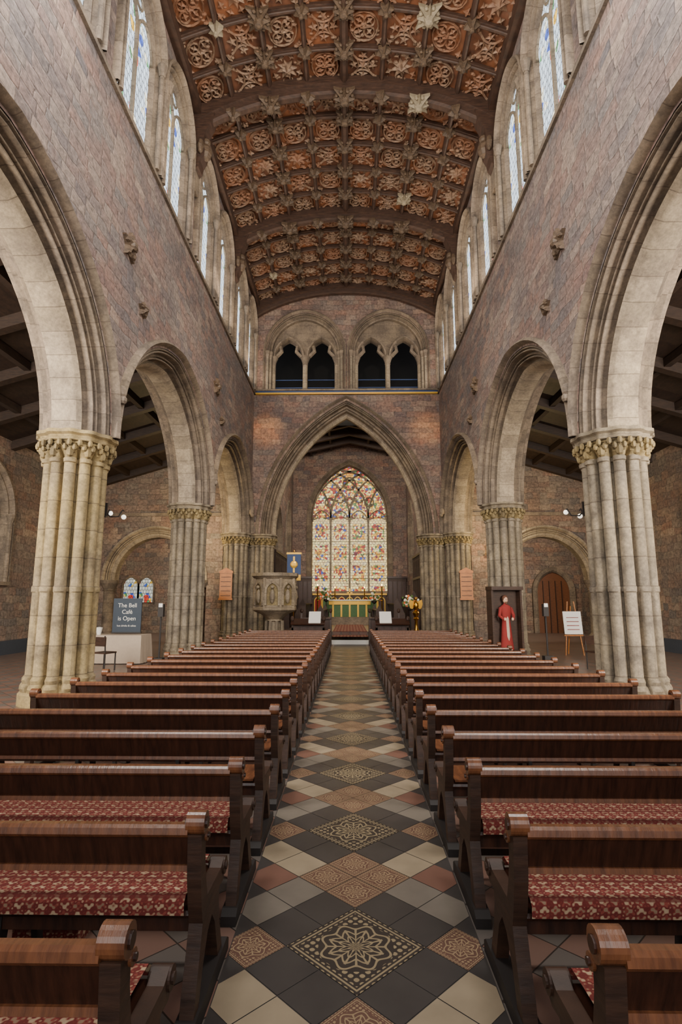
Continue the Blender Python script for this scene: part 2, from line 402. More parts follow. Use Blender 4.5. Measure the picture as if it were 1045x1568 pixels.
# ------------------------------------------------------------------ nave side walls
front=[(.70,.03),(.70,-.10),(.63,-.15),(.57,-.07),(.54,.10)]+rolls(.51,.03,.36,.08,2,.06)+[(.35,.27)]+rolls(.34,.17,.20,.25,2,.065)+[(.19,.42),(.15,.40),(.10,.34),(.05,.40),(0,.46)]
nf=len(front)
back=[(0,.84)]+[(d,1.3-b) for d,b in front[::-1] if d<.5]+[(.5,1.3)]
prof_arc=front+back
zk=lambda z:ZS+(z-ZS)*KZ
for sg,side in ((-1,'left'),(1,'right')):
    mb=MB(); ar=MB(); gl=MB()
    ops=[]
    for k in range(4):
        yc=YE-BAY*(k+.5)
        ops.append((yc,AA,AR,ZS,ZS-1,.5))
        mfa=lambda s,z,b,yc=yc:(sg*(WX+b),yc+s,zk(z))
        sweep(ar,AA,AR,ZS,prof_arc,mfa,'dr',18,None,(nf-4,nf))
    mf=lambda s,z,b:(sg*(WX+b),s,z)
    mfk=lambda s,z,b:(sg*(WX+b),s,zk(z))
    wall_open(mb,-4.8,YE,ZS,ZS+(SILL-ZS)/KZ,ops,0,mfk,'rub',20)
    wall_open(mb,-4.8,YE,ZS,ZS+(9.0-ZS)/KZ,ops,TH,mfk,'rub_a',20)
    cops=[]
    CA_,CR_,CZ_=.98,1.05,14.25
    for k in range(6):
        for dy in (-1.22,1.22):
            yc=YE-RB*(k+.5)+dy
            if yc<-4.2: continue
            cops.append((yc,CA_,CR_,CZ_,SILL,.17))
            mfc=lambda s,z,b,yc=yc:(sg*(WX+b),yc+s,z)
            pr=[(.23,.02),(.23,-.12),(.19,-.15),(.15,-.04),(.13,.05),(.09,-.01),(.05,.0),(.02,.09),(-.03,.07),(-.07,.12),(-.1,.22)]
            sweep(ar,CA_,CR_,CZ_,pr,mfc,'dr',10,SILL)
            ar.face([mfc(-1,SILL,-.02),mfc(1,SILL,-.02),mfc(1,SILL+.2,.22),mfc(-1,SILL+.2,.22)],'dr')
            arch_fill(gl,CA_,CR_,CZ_,SILL,.19,mfc,'glass',10,-.08)
            for s0 in (-1.0,1.0):
                ar.tube([mfc(s0,SILL,-.08),mfc(s0,14.2,-.08)],.06,'dr',8)
                ar.lathe(*mfc(s0,0,-.08)[:2],[(.07,13.95),(.1,14.1),(.13,14.22),(.1,14.28)],'dr',8)
            ar.tube([mfc(0,SILL+.1,.13),mfc(0,14.3,.13)],.05,'tr',4)
            for hs in (-1,1):
                P=arch_path(.42,.6,14.1,0,6)
                ar.tube([mfc(x+hs*.43,z,.13) for x,z in P],.04,'tr',4)
            ar.tube([mfc(.2*cos(t*pi/5),14.86+.17*sin(t*pi/5),.13) for t in range(11)],.03,'tr',4)
    wall_open(mb,-4.8,YE,SILL,WT,cops,0,mf,'rub',8)
    mb.box(*sorted((sg*(WX-.07),sg*(WX+.05))),-4.8,YE,SILL-.1,SILL+.01,'dr')
    mb.box(*sorted((sg*(WX-.22),sg*(WX+.1))),-4.8,YE,WT-.28,WT+.1,'rib')
    mb.obj('wall_'+side); ar.obj('trim_arcade_mouldings_'+side,40); gl.obj('window_clerestory_'+side)

# ------------------------------------------------------------------ clustered columns
def union_r(phi,n,D_,rho,core,off=0):
    r=core
    for k in range(n):
        d=phi-(2*pi*k/n+off)
        q=rho*rho-(D_*sin(d))**2
        if q>0 and cos(d)>0: r=max(r,D_*cos(d)+sqrt(q))
    return r
def column_mesh(mb,cx,cy,ztop,mat,scale=.91,zb=0):
    NP=192; phis=[2*pi*j/NP for j in range(NP)]
    ur=[union_r(p,12,.50,.108,.43,pi/12)*scale for p in phis]
    rows=[];uvz=[]
    def lev(z,k=1.0,add=0,circ=0):
        rows.append([(cx+((u*(1-circ)+.58*scale*circ)*k+add)*cos(p),cy+((u*(1-circ)+.58*scale*circ)*k+add)*sin(p),z) for u,p in zip(ur,phis)]); uvz.append(z)
    lev(zb,1,.10,1);lev(zb+.2,1,.10,1);lev(zb+.24,1,.06,.8);lev(zb+.30,1,.08,.4);lev(zb+.35,1,.06,.3);lev(zb+.38,1,.03,.1);lev(zb+.44,1,.045,.1);lev(zb+.5,1,0,0)
    zc=ztop-.54
    lev(zb+1.9,1,0);lev(zb+1.92,1,.02,.1);lev(zb+2.0,1,.02,.1);lev(zb+2.02,1,0)
    lev(zc-.9,1,0);lev(zc-.04,1,0)
    lev(zc-.03,1,.035);lev(zc+.03,1,.045);lev(zc+.06,1,.0)
    mb.grid(rows,mat,lambda i,j:(j*.03,uvz[min(i,len(uvz)-1)]),True)
    rows=[];NZ=9
    for i in range(NZ):
        t=i/(NZ-1); z=zc+.06+t*.28
        rr=[]
        for u,p in zip(ur,phis):
            base=u*(1-t)+.60*scale*t
            leaf=.06*t*(1.2-t)*2*(sin(p*12+(i%2)*pi)*.6+sin(p*36+i*2.1)*.4)*scale+ .04*sin(pi*t)*scale+.06*scale*(t**2)
            rr.append((cx+(base+leaf)*cos(p),cy+(base+leaf)*sin(p),z))
        rows.append(rr)
    mb.grid(rows,'cap',None,True)
    for ring,(rad,z,nn) in enumerate(((.62,zc+.15,12),(.66,zc+.23,24),(.72,zc+.30,24))):
        for j in range(nn):
            p=2*pi*(j+.5*(ring%2))/nn+(pi/12 if ring==0 else 0)
            mb.ball((cx+rad*scale*cos(p),cy+rad*scale*sin(p),z),(.08 if nn==12 else .052)*scale,'cap',6,(1,1,1.4))
    ab=[(.62,ztop-.2),(.70,ztop-.18),(.72,ztop-.14),(.68,ztop-.12),(.69,ztop-.09),(.76,ztop-.06),(.76,ztop),(.3,ztop)]
    rows=[[(cx+scale*r*(1+.035*cos(12*(p+pi/12)))*cos(p),cy+scale*r*(1+.035*cos(12*(p+pi/12)))*sin(p),z) for p in phis] for r,z in ab]
    mb.grid(rows,mat,None,True)
for sg in (-1,1):
    for k in (0,1,2,3):
        mb=MB(); column_mesh(mb,0,0,ZS,'coly' if (sg<0 and k==2) else 'col'); mb.obj('clustered_column',35,(sg*CX,YE-BAY*k,0))
    mb=MB(); column_mesh(mb,0,0,4.75,'col',.95); mb.obj('chancel_arch_pier',35,(sg*3.92,YE+.45,0))

# ------------------------------------------------------------------ east wall
ew=MB(); et=MB(); mfe=lambda s,z,b:(s,YE+b,z)
CA,CR,CS=3.3,5.65,4.75
wall_open(ew,-WX,WX,4.75,SILL,[(0,CA,CR,CS,0,.62)],0,mfe,'rub_e',22)
wall_open(ew,-WX,WX,4.75,12,[(0,CA,CR,CS,0,.62)],1.0,mfe,'rub_e',22)
for sg in (-1,1):
    a,b=sorted((sg*3.9,sg*5.7)); ew.box(a,b,YE+.3,YE+1.0,0,4.76,'rub_e')
    a,b=sorted((sg*WX,sg*5.7)); ew.box(a,b,YE-.02,YE+1.0,4.76,9,'rub_e')
prof_ch=[(.86,.03),(.86,-.10),(.8,-.16),(.74,-.08),(.7,.05)]+rolls(.68,.02,.46,.08,3,.05)+[(.45,.26)]+rolls(.44,.2,.22,.3,2,.06)+[(.2,.44),(.14,.44),(.08,.42),(0,.5),(0,.7),(.2,.8),(.4,1.0),(.7,1.0)]
sweep(et,CA,CR,CS,prof_ch,mfe,'dr',24,None,(len(prof_ch)-7,len(prof_ch)-4))
et.box(-WX,WX,YE-.12,YE+.05,SILL-.10,SILL-.02,'gold'); et.box(-WX,WX,YE-.10,YE+.05,SILL-.02,SILL+.06,'blue'); et.box(-WX,WX,YE-.16,YE+.05,SILL+.06,SILL+.14,'dr')
big=[]
for cx in (-2.0,2.0):
    big.append((cx,1.6,1.75,13.6,SILL,.25))
    mfb=lambda s,z,b,cx=cx:(cx+s,YE+b,z)
    pr=[(.37,.02),(.37,-.12),(.32,-.15),(.28,-.02),(.25,.05)]+rolls(.24,.02,.1,.08,2,.045)+[(.09,.18),(.05,.16),(0,.2),(0,.42)]
    sweep(et,1.6,1.75,13.6,pr,mfb,'dr',14,SILL+.14)
    for hs in (-1,1):
        ss=[hs*.8+.8*sin(pi/2*i/12) for i in range(-12,13)]
        for p,q in zip(ss,ss[1:]):
            lo=[13.45 if abs(x-hs*.8)>.64 else arch_z(.64,.95,13.45,0,x-hs*.8) for x in (p,q)]
            hi=[arch_z(1.6,1.75,13.6,0,x) for x in (p,q)]
            et.face([mfb(p,lo[0],.4),mfb(q,lo[1],.4),mfb(q,max(hi[1],lo[1]),.4),mfb(p,max(hi[0],lo[0]),.4)],'dr')
        mfs=lambda s,z,b,cx=cx,hs=hs:(cx+hs*.8+s,YE+b,z)
        sweep(et,.64,.95,13.45,[(.12,.36),(.1,.26),(.04,.26),(0,.36),(0,.8)],mfs,'dr',8)
        for cu in (-1,1):
            et.tube([mfs(cu*.62,13.5,.42),mfs(cu*.36,13.78,.42),mfs(cu*.42,14.05,.42)],.1,'dr',5)
        for z in (12.1,12.5): et.box(cx+hs*.8-.7,cx+hs*.8+.7,YE+.9,YE+.93,z,z+.04,'blue')
    for s0 in (-1.55,-.0,1.55):
        et.tube([mfb(s0,SILL+.14,.42),mfb(s0,13.2,.42)],.12,'pale',10)
        et.lathe(cx+s0,YE+.42,[(.12,13.05),(.14,13.1),(.13,13.15),(.2,13.36),(.23,13.4),(.23,13.48),(.1,13.5)],'dr',10)
        et.lathe(cx+s0,YE+.42,[(.22,SILL+.14),(.22,SILL+.24),(.16,SILL+.34),(.12,SILL+.36)],'dr',10)
    for s0 in (-1.74,1.74):
        for o_ in (0,.13):
            x_=s0-o_*(1 if s0>0 else -1)+.04*(1 if s0>0 else -1)
            et.tube([mfb(x_,SILL+.14,-.02+o_),mfb(x_,13.55,-.02+o_)],.065,'tr',8); et.lathe(cx+x_,YE-.02+o_,[(.07,13.3),(.12,13.5),(.13,13.6),(.07,13.62)],'dr',8)
wall_open(ew,-WX,WX,SILL,lambda s:ceil(s)+.1,big,0,mfe,'rub_e',12)
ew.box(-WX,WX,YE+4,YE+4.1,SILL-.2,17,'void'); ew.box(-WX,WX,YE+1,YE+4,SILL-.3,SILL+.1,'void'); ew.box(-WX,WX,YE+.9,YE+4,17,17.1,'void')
ew.obj('wall_east'); et.obj('trim_east_arches',40)
hb=MB()
for sg in (-1,1):
    for yy in (YE-BAY,YE-2*BAY,YE-.5):
        hb.ball((sg*(WX-.1),yy,5.7),.13,'dr',8,(.9,.8,1.2)); hb.ball((sg*(WX-.14),yy,5.55),.09,'dr',8)
def star(mb,c,r,mat,ax,n=8,th=.08,inner=.45,rot=0):
    ax=Vector(ax).normalized(); u=ax.orthogonal().normalized() if abs(ax.z)>.5 else Vector((0,0,1)); w=ax.cross(u)
    c=Vector(c); top=c+ax*th
    pts=[]
    for i in range(2*n):
        t=pi*i/n+rot; rr=r if i%2==0 else r*inner
        pts.append(c+(u*cos(t)+w*sin(t))*rr+ax*(th*.35 if i%2==0 else 0))
    for i in range(2*n): mb.face([top,pts[i],pts[(i+1)%(2*n)]],mat)
    for i in range(2*n):
        j=(i+1)%(2*n); mb.face([pts[i],pts[i]-ax*th*.5,pts[j]-ax*th*.5,pts[j]],mat)
for sg in (-1,1):
    for k in (1,2,3):
        for y,z,r in ((YE-BAY*k+.1,8.85,.32),(YE-BAY*k+.95,7.95,.18)):
            star(hb,(sg*(WX-.02),y,z),r,'boss',(-sg,0,0),5,.16,.5); hb.ball((sg*(WX-.1),y,z),r*.35,'boss',8)
            for q in range(5): hb.ball((sg*(WX-.07),y+r*.6*sin(q*2*pi/5),z+r*.6*cos(q*2*pi/5)),r*.22,'boss',6)
hb.obj('carved_wall_corbels')

# ------------------------------------------------------------------ nave roof
rf=MB(); NX=32
rows=[[( -WX-.1+ (2*WX+.2)*i/NX, y, ceil(-WX+2*WX*i/NX)+.02) for i in range(NX+1)] for y in (-4.8,YE)]
rf.grid(rows,'rw'); rf.obj('ceiling')
rb=MB()
def trans_beam(y,w,dep,mat,x0=-WX,x1=WX,n=24,extra=0):
    prof=[(-w/2,0),(-w/2,-dep*.55),(-w*.32,-dep*.6),(-w*.3,-dep*.9),(-w*.15,-dep),(w*.15,-dep),(w*.3,-dep*.9),(w*.32,-dep*.6),(w/2,-dep*.55),(w/2,0)]
    rows=[]
    for p,q in prof: rows.append([(x0+(x1-x0)*i/n,y+p,ceil(x0+(x1-x0)*i/n)+q-extra*(abs(x0+(x1-x0)*i/n)/WX)**4*(1 if q<-dep*.3 else 0)) for i in range(n+1)])
    rb.grid(rows,mat)
PX=2*WX/8
for k in range(6):
    y=YE-RB*k-(.2 if k==0 else 0)
    trans_beam(y,.46,.5,'rib',extra=.25)
    for q in range(1,5):
        yy=YE-RB*k-RB*q/5
        if yy>-4.6: trans_beam(yy,.12 if q%2 else .15,.16,'rib')
for i in range(1,8):
    x=-WX+PX*i; w=.22 if i==4 else .13; d=.28 if i==4 else .18
    z=ceil(x); rb.prism([(x-w/2,z+.05),(x-w/2,z-d*.6),(x-w*.2,z-d),(x+w*.2,z-d),(x+w/2,z-d*.6),(x+w/2,z+.05)],-4.8,YE,'rib',1)
rb.obj('roof_beams')
cv=MB()
def ring(c,r,w,h,mat,n=14,u=Vector((1,0,0)),v=Vector((0,1,0)),a0=0,a1=2*pi):
    nn=u.cross(v); rows=[]
    for rr,hh in ((r-w,0),(r,-h),(r+w,0)):
        rows.append([c+u*rr*cos(a0+(a1-a0)*j/n)+v*rr*sin(a0+(a1-a0)*j/n)+nn*hh for j in range(n+1)])
    cv.grid(rows,mat)
PY=RB/5
nrow=int((YE+4.8)/PY)
for r_ in range(nrow):
    yc=YE-PY*(r_+.5)
    for i in range(8):
        xc=-WX+PX*(i+.5)
        sl=(ceil(xc+.1)-ceil(xc-.1))/.2; u=Vector((1,0,sl)).normalized(); v=Vector((0,1,0))
        c=Vector((xc,yc,ceil(xc)-.02))
        style=(r_*3+i*5+(r_*i)//2)%3
        mat='carve'
        if style==0:
            ring(c,.38,.022,.05,mat,16,u,v)
            for q in range(4):
                t=pi/4+q*pi/2; ring(c+u*.2*cos(t)+v*.2*sin(t),.14,.02,.05,mat,9,u,v)
                star(cv,c+u*.2*cos(t)+v*.2*sin(t),.1,mat,(0,0,-1),4,.06,.4,q)
            star(cv,c,.12,mat,(0,0,-1),5,.09)
        elif style==1:
            for q in range(4):
                t=q*pi/2; ring(c+u*.46*cos(t)+v*.46*sin(t),.33,.024,.05,mat,10,u,v,t+pi*.62,t+pi*1.38)
                star(cv,c+u*.27*cos(t)+v*.27*sin(t),.14,mat,(0,0,-1),5,.06,.4,t)
            star(cv,c,.17,mat,(0,0,-1),6,.08)
        else:
            star(cv,c,.3,mat,(0,0,-1),8,.08,.55,.2); star(cv,c+Vector((0,0,-.04)),.15,mat,(0,0,-1),5,.09,.5,.5)
            for q in range(8):
                t=q*pi/4+.4; star(cv,c+u*.38*cos(t)+v*.38*sin(t),.1,mat,(0,0,-1),4,.06,.4,t)
        for sx in (-1,1):
            for sy in (-1,1):
                cc=c+u*sx*.42+v*sy*.4
                star(cv,cc,.12,mat,(0,0,-1),4,.07,.4,random.random()*3)
                for e in range(3):
                    cv.ball(cc+Vector((random.uniform(-.1,.1),random.uniform(-.1,.1),-.02)),.035,mat,5,(1.3,1.3,.8))
        for e in range(12):
            cv.ball(c+Vector((random.uniform(-.42,.42),random.uniform(-.4,.4),-.015)),random.uniform(.025,.05),mat,5,(1.6,1,.8))
cv.obj('roof_panel_carving')
bs=MB()
for r_ in range(nrow+1):
    y=YE-PY*r_
    for i in range(1,8):
        x=-WX+PX*i; major=(r_%5==0); z=ceil(x)-(.55 if major else .2)
        if major and r_==0: continue
        rr=.36 if (i%2==0) else .21
        if i==4: rr=.38
        if major: rr*=1.15
        near=y<12.2
        mt='bossl' if (random.random()<(.34 if near else .05) and i not in (3,4,5)) else 'boss'
        if near and i in (2,6): rr=.42
        star(bs,(x,y,z+.03),rr,mt,(0,0,-1),4 if i%2==0 else 6,.2,.38 if i%2==0 else .6)
        if i%2==0:
            star(bs,(x,y,z+.0),rr*.72,mt,(.0,0,-1),8,.22,.6)
            for q in range(8):
                a=q*pi/4+pi/8; bs.ball((x+rr*.55*cos(a),y+rr*.55*sin(a),z-.02),rr*.16,mt,5)
        bs.ball((x,y,z-.12),rr*.34,mt,7)
bs.obj('roof_bosses')
wp=MB()
for k in range(1,6):
    y=YE-RB*k
    for sg in (-1,1):
        pr=[(0,15.9),(.6,15.75),(.5,15.45),(.34,15.1),(.28,14.7),(.36,14.55),(.32,14.35),(.24,14.2),(.2,14.0),(0,13.85)]
        wp.prism([(sg*(WX-a),z) for a,z in pr],y-.2,y+.2,'rib',1)
        wp.ball((sg*(WX-.32),y,14.6),.2,'boss',8,(1,1,1.3)); wp.ball((sg*(WX-.34),y,14.92),.13,'boss',8)
        for w in (-1,1): wp.ball((sg*(WX-.25),y+w*.24,14.6),.16,'boss',7,(.6,.8,1.5))
        wp.box(sg*WX-.12,sg*WX+.12,y-.16,y+.16,13.3,13.9,'dr')
wp.obj('roof_corbel_angels')

# ------------------------------------------------------------------ floors
fl=MB(); fl.box(-13.5,13.5,-5,YE+7.5,-.1,0,'floor'); fl.obj('floor')
tl=MB(); q=.179
def dia(cx,cy,h,mat,z):
    tl.face([(cx,cy-h,z),(cx+h,cy,z),(cx,cy+h,z),(cx-h,cy,z)],mat,[(0,0),(1,0),(1,1),(0,1)])
yc0=3.12
for P in range(-1,13):
    Y0=yc0+P*8*q
    dia(0,Y0,2*q-.004,'med',.006)
    for m in range(-3,4):
        for n in range(-4,4):
            if (m+n)%2==0: continue
            if abs(m)+abs(n)<=1: continue
            am,an=abs(m),abs(n)
            if (am,an) in ((3,0),(0,3),(1,4)): mat='ros'
            elif (am,an) in ((2,1),(1,2)): mat='tb'
            elif (am,an) in ((3,2),(2,3)): mat='tc' if n<0 else 'tgy'
            else: mat='tred'
            cx=m*q; h=q-.004
            if am==3:
                s_=1 if m>0 else -1
                xe=.64
                pts=[(cx-s_*h,Y0+n*q),(cx,Y0+n*q-h),(s_*xe,Y0+n*q-h+(xe-abs(cx))),(s_*xe,Y0+n*q+h-(xe-abs(cx))),(cx,Y0+n*q+h)]
                tl.face([(a,b,.005) for a,b in pts],mat,[(.5+(a-cx+b-Y0-n*q)/(2*h),.5+(b-Y0-n*q-a+cx)/(2*h)) for a,b in pts])
            else:
                dia(cx,Y0+n*q,h,mat,.005)
tl.box(-.645,.645,-1,23.1,-.02,.003,'tb')
tl.obj('aisle_tile_pavement',None,(OFF,0,0))

# ------------------------------------------------------------------ pews
def pew_mesh(cushion,sg):
    b=MB(); x0,x1=.665,3.36
    def pr(prof,a,c,mat): 
        A,B=sorted((sg*a,sg*c)); b.prism(prof,A,B,mat,0)
    for xa in (x0,x1-.06):
        xb=xa+.06
        pr([(-.045,.76),(.03,.76),(.035,.66),(.06,.55),(.10,.46),(.36,.455),(.42,.48),(.455,.46),(.455,.40),(.41,.375),(.34,.385),(.33,.33),(.36,.22),(.42,.10),(.44,.05),(.36,.05),(.32,.14),(.26,.27),(.2,.33),(.13,.30),(.06,.2),(.0,.05),(-.07,.05),(-.05,.14),(.0,.28),(.03,.38),(.0,.46),(-.03,.58)],xa,xb,'dk')
        pr([(-.12,.0),(-.12,.05),(-.08,.075),(.5,.075),(.54,.05),(.54,.0)],xa-.012,xb+.012,'black')
        for cy,cz,r,e in ((-.008,.80,.047,.010),(.03,.735,.024,.010),(.43,.44,.04,.008)):
            pf=[(cy+r*cos(2*pi*i/20),cz+r*sin(2*pi*i/20)) for i in range(20)]
            pr(pf,xa-e,xb+e,'pewt' if cz>.7 else 'dk')
            pf=[(cy+r*.5*cos(2*pi*i/12),cz+r*.5*sin(2*pi*i/12)) for i in range(12)]
            pr(pf,xa-e-.008,xb+e+.008,'pew' if cz>.7 else 'dk')
    pr([(-.03,.745),(-.005,.75),(.04,.615),(.02,.61)],x0+.06,x1-.06,'pew')
    pr([(-.055,.765),(-.05,.79),(-.035,.80),(-.005,.80),(.012,.79),(.015,.765),(.0,.75),(-.04,.75)],x0+.06,x1-.06,'pewt')
    pr([(.0,.598),(.05,.598),(.052,.62),(.005,.62)],x0+.06,x1-.06,'pewt')
    pr([(.03,.40),(.42,.41),(.43,.425),(.42,.44),(.03,.43),(.02,.415)],x0+.06,x1-.06,'pew')
    pr([(.05,.34),(.08,.34),(.08,.40),(.05,.40)],x0+.06,x1-.06,'pew')
    pr([(.42,.14),(.45,.14),(.45,.18),(.42,.18)],x0+.06,x1-.06,'pew')
    for xm in (1.55,2.45):
        A,B=sorted((sg*xm,sg*(xm+.03))); 
        b.prism([(.05,.41),(.12,.41),(.05,.0),(0,.0)],A,B,'black',0); b.prism([(.30,.41),(.37,.41),(.43,.0),(.39,.0)],A,B,'black',0)
    if cushion:
        A,B=sorted((sg*(x0+.07),sg*(x1-.07)))
        pf=[(-.02,.435),(-.025,.485),(.0,.505),(.40,.50),(.43,.48),(.43,.445)]
        for i in range(len(pf)-1):
            (a,c),(d,e)=pf[i],pf[i+1]; L=[0,.05,.08,.48,.51,.54]
            b.face([(A,a,c),(B,a,c),(B,d,e),(A,d,e)],'cush',[(A,L[i]),(B,L[i]),(B,L[i+1]),(A,L[i+1])])
    else:
        A,B=sorted((sg*(x0+.08),sg*(x1-.08))); b.box(A,B,.04,.42,.44,.452,'pewt')
    return b
for sg in (-1,1):
    cm=pew_mesh(True,sg); pm=pew_mesh(False,sg); c0=None;p0=None
    for n in range(-1,21):
        y=1.73+.84*n
        if n<=2:
            if c0 is None: c0=cm.obj('church_pew',None,(OFF,y,0))
            else:
                o=D.objects.new('church_pew',c0.data); o.location=(OFF,y,0); COL.objects.link(o)
        else:
            if p0 is None: p0=pm.obj('church_pew',None,(OFF,y,0))
            else:
                o=D.objects.new('church_pew',p0.data); o.location=(OFF,y,0); COL.objects.link(o)
for x,y in ((-1.05,2.36),(1.2,2.36),(-1.6,3.2),(1.9,3.2),(-2.2,4.04),(2.6,4.04)):
    b=MB(); w=.17
    pf=[(-.08,0),(-.1,.03),(-.1,.09),(-.07,.12),(.07,.12),(.1,.09),(.1,.03),(.08,0)]
    b.prism(pf,-w,w,'cush',0); b.obj('kneeler',None,(x+OFF,y,.0))

# ------------------------------------------------------------------ aisles and transepts
for sg,side in ((-1,'left'),(1,'right')):
    w=MB(); t=MB(); g=MB()
    OX=11.5
    mf=lambda s,z,b:(sg*(OX+b),s,z)
    ops=[(y,1.0,1.5,4.6,2.4,.2) for y in (12.5,17.2,21.8)]
    wall_open(w,-4.8,YE,0,8,ops,0,mf,'rub_a',8)
    for y in (12.5,17.2,21.8):
        m2=lambda s,z,b,y=y:(sg*(OX+b),y+s,z)
        sweep(t,1.0,1.5,4.6,[(.32,.02),(.32,-.07),(.25,-.08),(.2,0),(.14,.06),(.08,.04),(.04,.12),(0,.3),(-.05,.4)],m2,'dr',8,2.4)
        arch_fill(g,1.0,1.5,4.6,2.4,.38,m2,'aglass',8)
        t.tube([m2(0,2.4,.3),m2(0,5.6,.3)],.06,'tr',4)
        for s0 in (-1.12,1.12):
            t.tube([m2(s0,2.4,-.02),m2(s0,4.55,-.02)],.08,'dr',8); x_,y_,_=m2(s0,0,-.02); t.lathe(x_,y_,[(.08,4.4),(.15,4.6),(.15,4.68),(.1,4.68)],'dr',8)
        t.box(*sorted((sg*(OX-.12),sg*(OX+.4))),y-1.3,y+1.3,2.28,2.4,'dr')
        for a0 in (-.5,.5): t.tube([m2(a0+x,z,.3) for x,z in arch_path(.48,.7,4.5,0,6)],.05,'tr',4)
    m3=lambda s,z,b:(s,YE+b,z)
    xc=sg*8.8+OFF
    lo,hi=sorted((sg*5.6,sg*OX))
    wall_open(w,lo,hi,0,9.2,[(xc,1.9,1.95,2.7,0,.35)],0,m3,'rub_a',12)
    wall_open(w,lo,hi,0,9.2,[(xc,1.9,1.95,2.7,0,.35)],.7,m3,'rub_a',12)
    m4=lambda s,z,b:(xc+s,YE+b,z)
    sweep(t,1.9,1.95,2.7,[(.5,.02),(.5,-.08),(.42,-.1),(.36,0)]+rolls(.34,.03,.18,.08,2,.05)+[(.16,.16),(.08,.14),(0,.22),(0,.7)],m4,'pale',12,2.62)
    t.box(lo,hi,YE-.08,YE,5.6,5.75,'dr')
    for s0 in (-1,1):
        x_=xc+s0*2.08
        t.lathe(x_,YE+.15,[(.36,0),(.36,.25),(.28,.35),(.24,.4),(.24,2.2),(.28,2.24),(.25,2.28),(.36,2.5),(.4,2.55),(.4,2.7),(.2,2.7)],'dr',12)
    w.box(*sorted((sg*3.9,sg*13.5)),YE+7,YE+7.2,0,9.2,'rub_a'); w.box(*sorted((sg*13.3,sg*13.5)),YE,YE+7,0,9.2,'rub_a')
    w.obj('wall_aisle_'+side); t.obj('trim_aisle_'+side,40); g.obj('window_aisle_'+side)
    r=MB()
    z0,z1=9.0,7.2
    r.face([(sg*5.6,-4.8,z0),(sg*OX,-4.8,z1),(sg*OX,YE,z1),(sg*5.6,YE,z0)],'ark')
    r.box(*sorted((sg*4.6,sg*13.5)),YE+.1,YE+7.2,9.2,9.3,'ark')
    for k in range(0,14):
        y=YE-.2-2.1*k
        r.prism([(sg*5.6,z0),(sg*OX,z1),(sg*OX,z1-.3),(sg*5.6,z0-.3)],y-.12,y+.12,'ark',1)
    for f in (.25,.5,.75):
        x=sg*(5.6+(OX-5.6)*f); z=z0+(z1-z0)*f; r.box(x-.09,x+.09,-4.8,YE,z-.22,z,'ark')
    r.obj('ceiling_aisle_'+side)
g=MB(); mt=lambda s,z,b:(-12.0+s,YE+6.9+b,z)
for s0 in (-.45,.45):
    m5=lambda s,z,b,s0=s0:mt(s+s0,z,b)
    arch_fill(g,.4,.5,2.6,1.7,0,m5,'aglass',8); sweep(g,.4,.5,2.6,[(.1,.02),(.1,-.05),(0,-.05),(0,.02)],m5,'dr',8,1.7)
g.obj('window_transept')
d=MB(); mt=lambda s,z,b:(11.7+s,YE+6.9+b,z)
arch_fill(d,.9,1.1,2.3,.0,0,mt,'dooro',8); sweep(d,.9,1.1,2.3,[(.3,.05),(.3,-.12),(.1,-.12),(0,-.05),(0,.05)],mt,'dr',8,0)
for i in range(4): d.box(11.1+i*.35,11.13+i*.35,YE+6.82,YE+6.9,0,2.9,'dk')
d.obj('door_1')
d=MB(); mt=lambda s,z,b:(9.0+s,YE+6.9+b,z)
arch_fill(d,.7,.9,1.8,.0,0,mt,'door',8); sweep(d,.7,.9,1.8,[(.2,.05),(.2,-.12),(0,-.05),(0,.05)],mt,'dr',8,0); d.box(8.98,9.02,YE+6.84,YE+6.9,0,2.6,'black')
d.obj('door_2')
b=MB(); b.box(-.5,.5,0,.04,0,2.3,'dk'); b.box(-.5,-.45,-.32,0,0,2.3,'dk'); b.box(.45,.5,-.32,0,0,2.3,'dk')
for i in range(6): b.box(-.5,.5,-.32,0,.02+i*.44,.06+i*.44,'dk')
for i in range(5):
    x=-.44
    while x<.4:
        w_=random.uniform(.03,.06); h=random.uniform(.22,.34)
        b.box(x,x+w_*.9,-.26,-.04,.06+i*.44,.06+i*.44+h,random.choice(('red','navy','door','cloth','dk','orange'))); x+=w_
b.obj('hymn_book_shelf',None,(-6.0,21.5,0))

# ------------------------------------------------------------------ chancel
CF=.45; YC=35.2; CW=3.7
c=MB(); t=MB(); g=MB()
c.box(-2.6,2.6,23.2,23.8,0,.15,'dr'); c.box(-3.0,3.0,23.8,24.4,0,.3,'dr'); c.box(-5,5,24.4,YC+.5,0,CF,'floor'); c.box(-.75,.75,24.38,32,CF,CF+.012,'carpet')
c.box(-.75,.75,23.18,24.39,.3,.31,'carpet')
for k in range(3): c.box(-2.6,2.6,31.3+.4*k,YC,CF,CF+.13*(k+1),'dr')
c.box(-2.9,2.9,23.15,23.25,0,.17,'white')
chs=[c.obj('floor_chancel')]
c=MB()
for sg in (-1,1):
    mf=lambda s,z,b:(sg*(CW+b),s,z)
    ops=[(28.0,1.15,1.6,4.8,CF,.2),(32.6,.95,1.5,6.0,3.4,.2)]
    wall_open(c,25.6,YC,CF,11.2,ops,0,mf,'rub_e',8)
    for (y,a,ri,zs,zb,dr) in ops:
        m2=lambda s,z,b,y=y:(sg*(CW+b),y+s,z)
        sweep(t,a,ri,zs,[(.3,.02),(.3,-.06),(.22,-.08),(.18,0),(.1,.05),(.04,.1),(0,.2),(0,.5)],m2,'dr',8,zb)
        arch_fill(g,a,ri,zs,zb,.5,m2,'void' if zb<1 else 'aglass',8,.0)
    c.box(*sorted((sg*CW,sg*4.6)),25.5,25.62,0,11.2,'rub_e')
me_=lambda s,z,b:(s,YC+b,z)
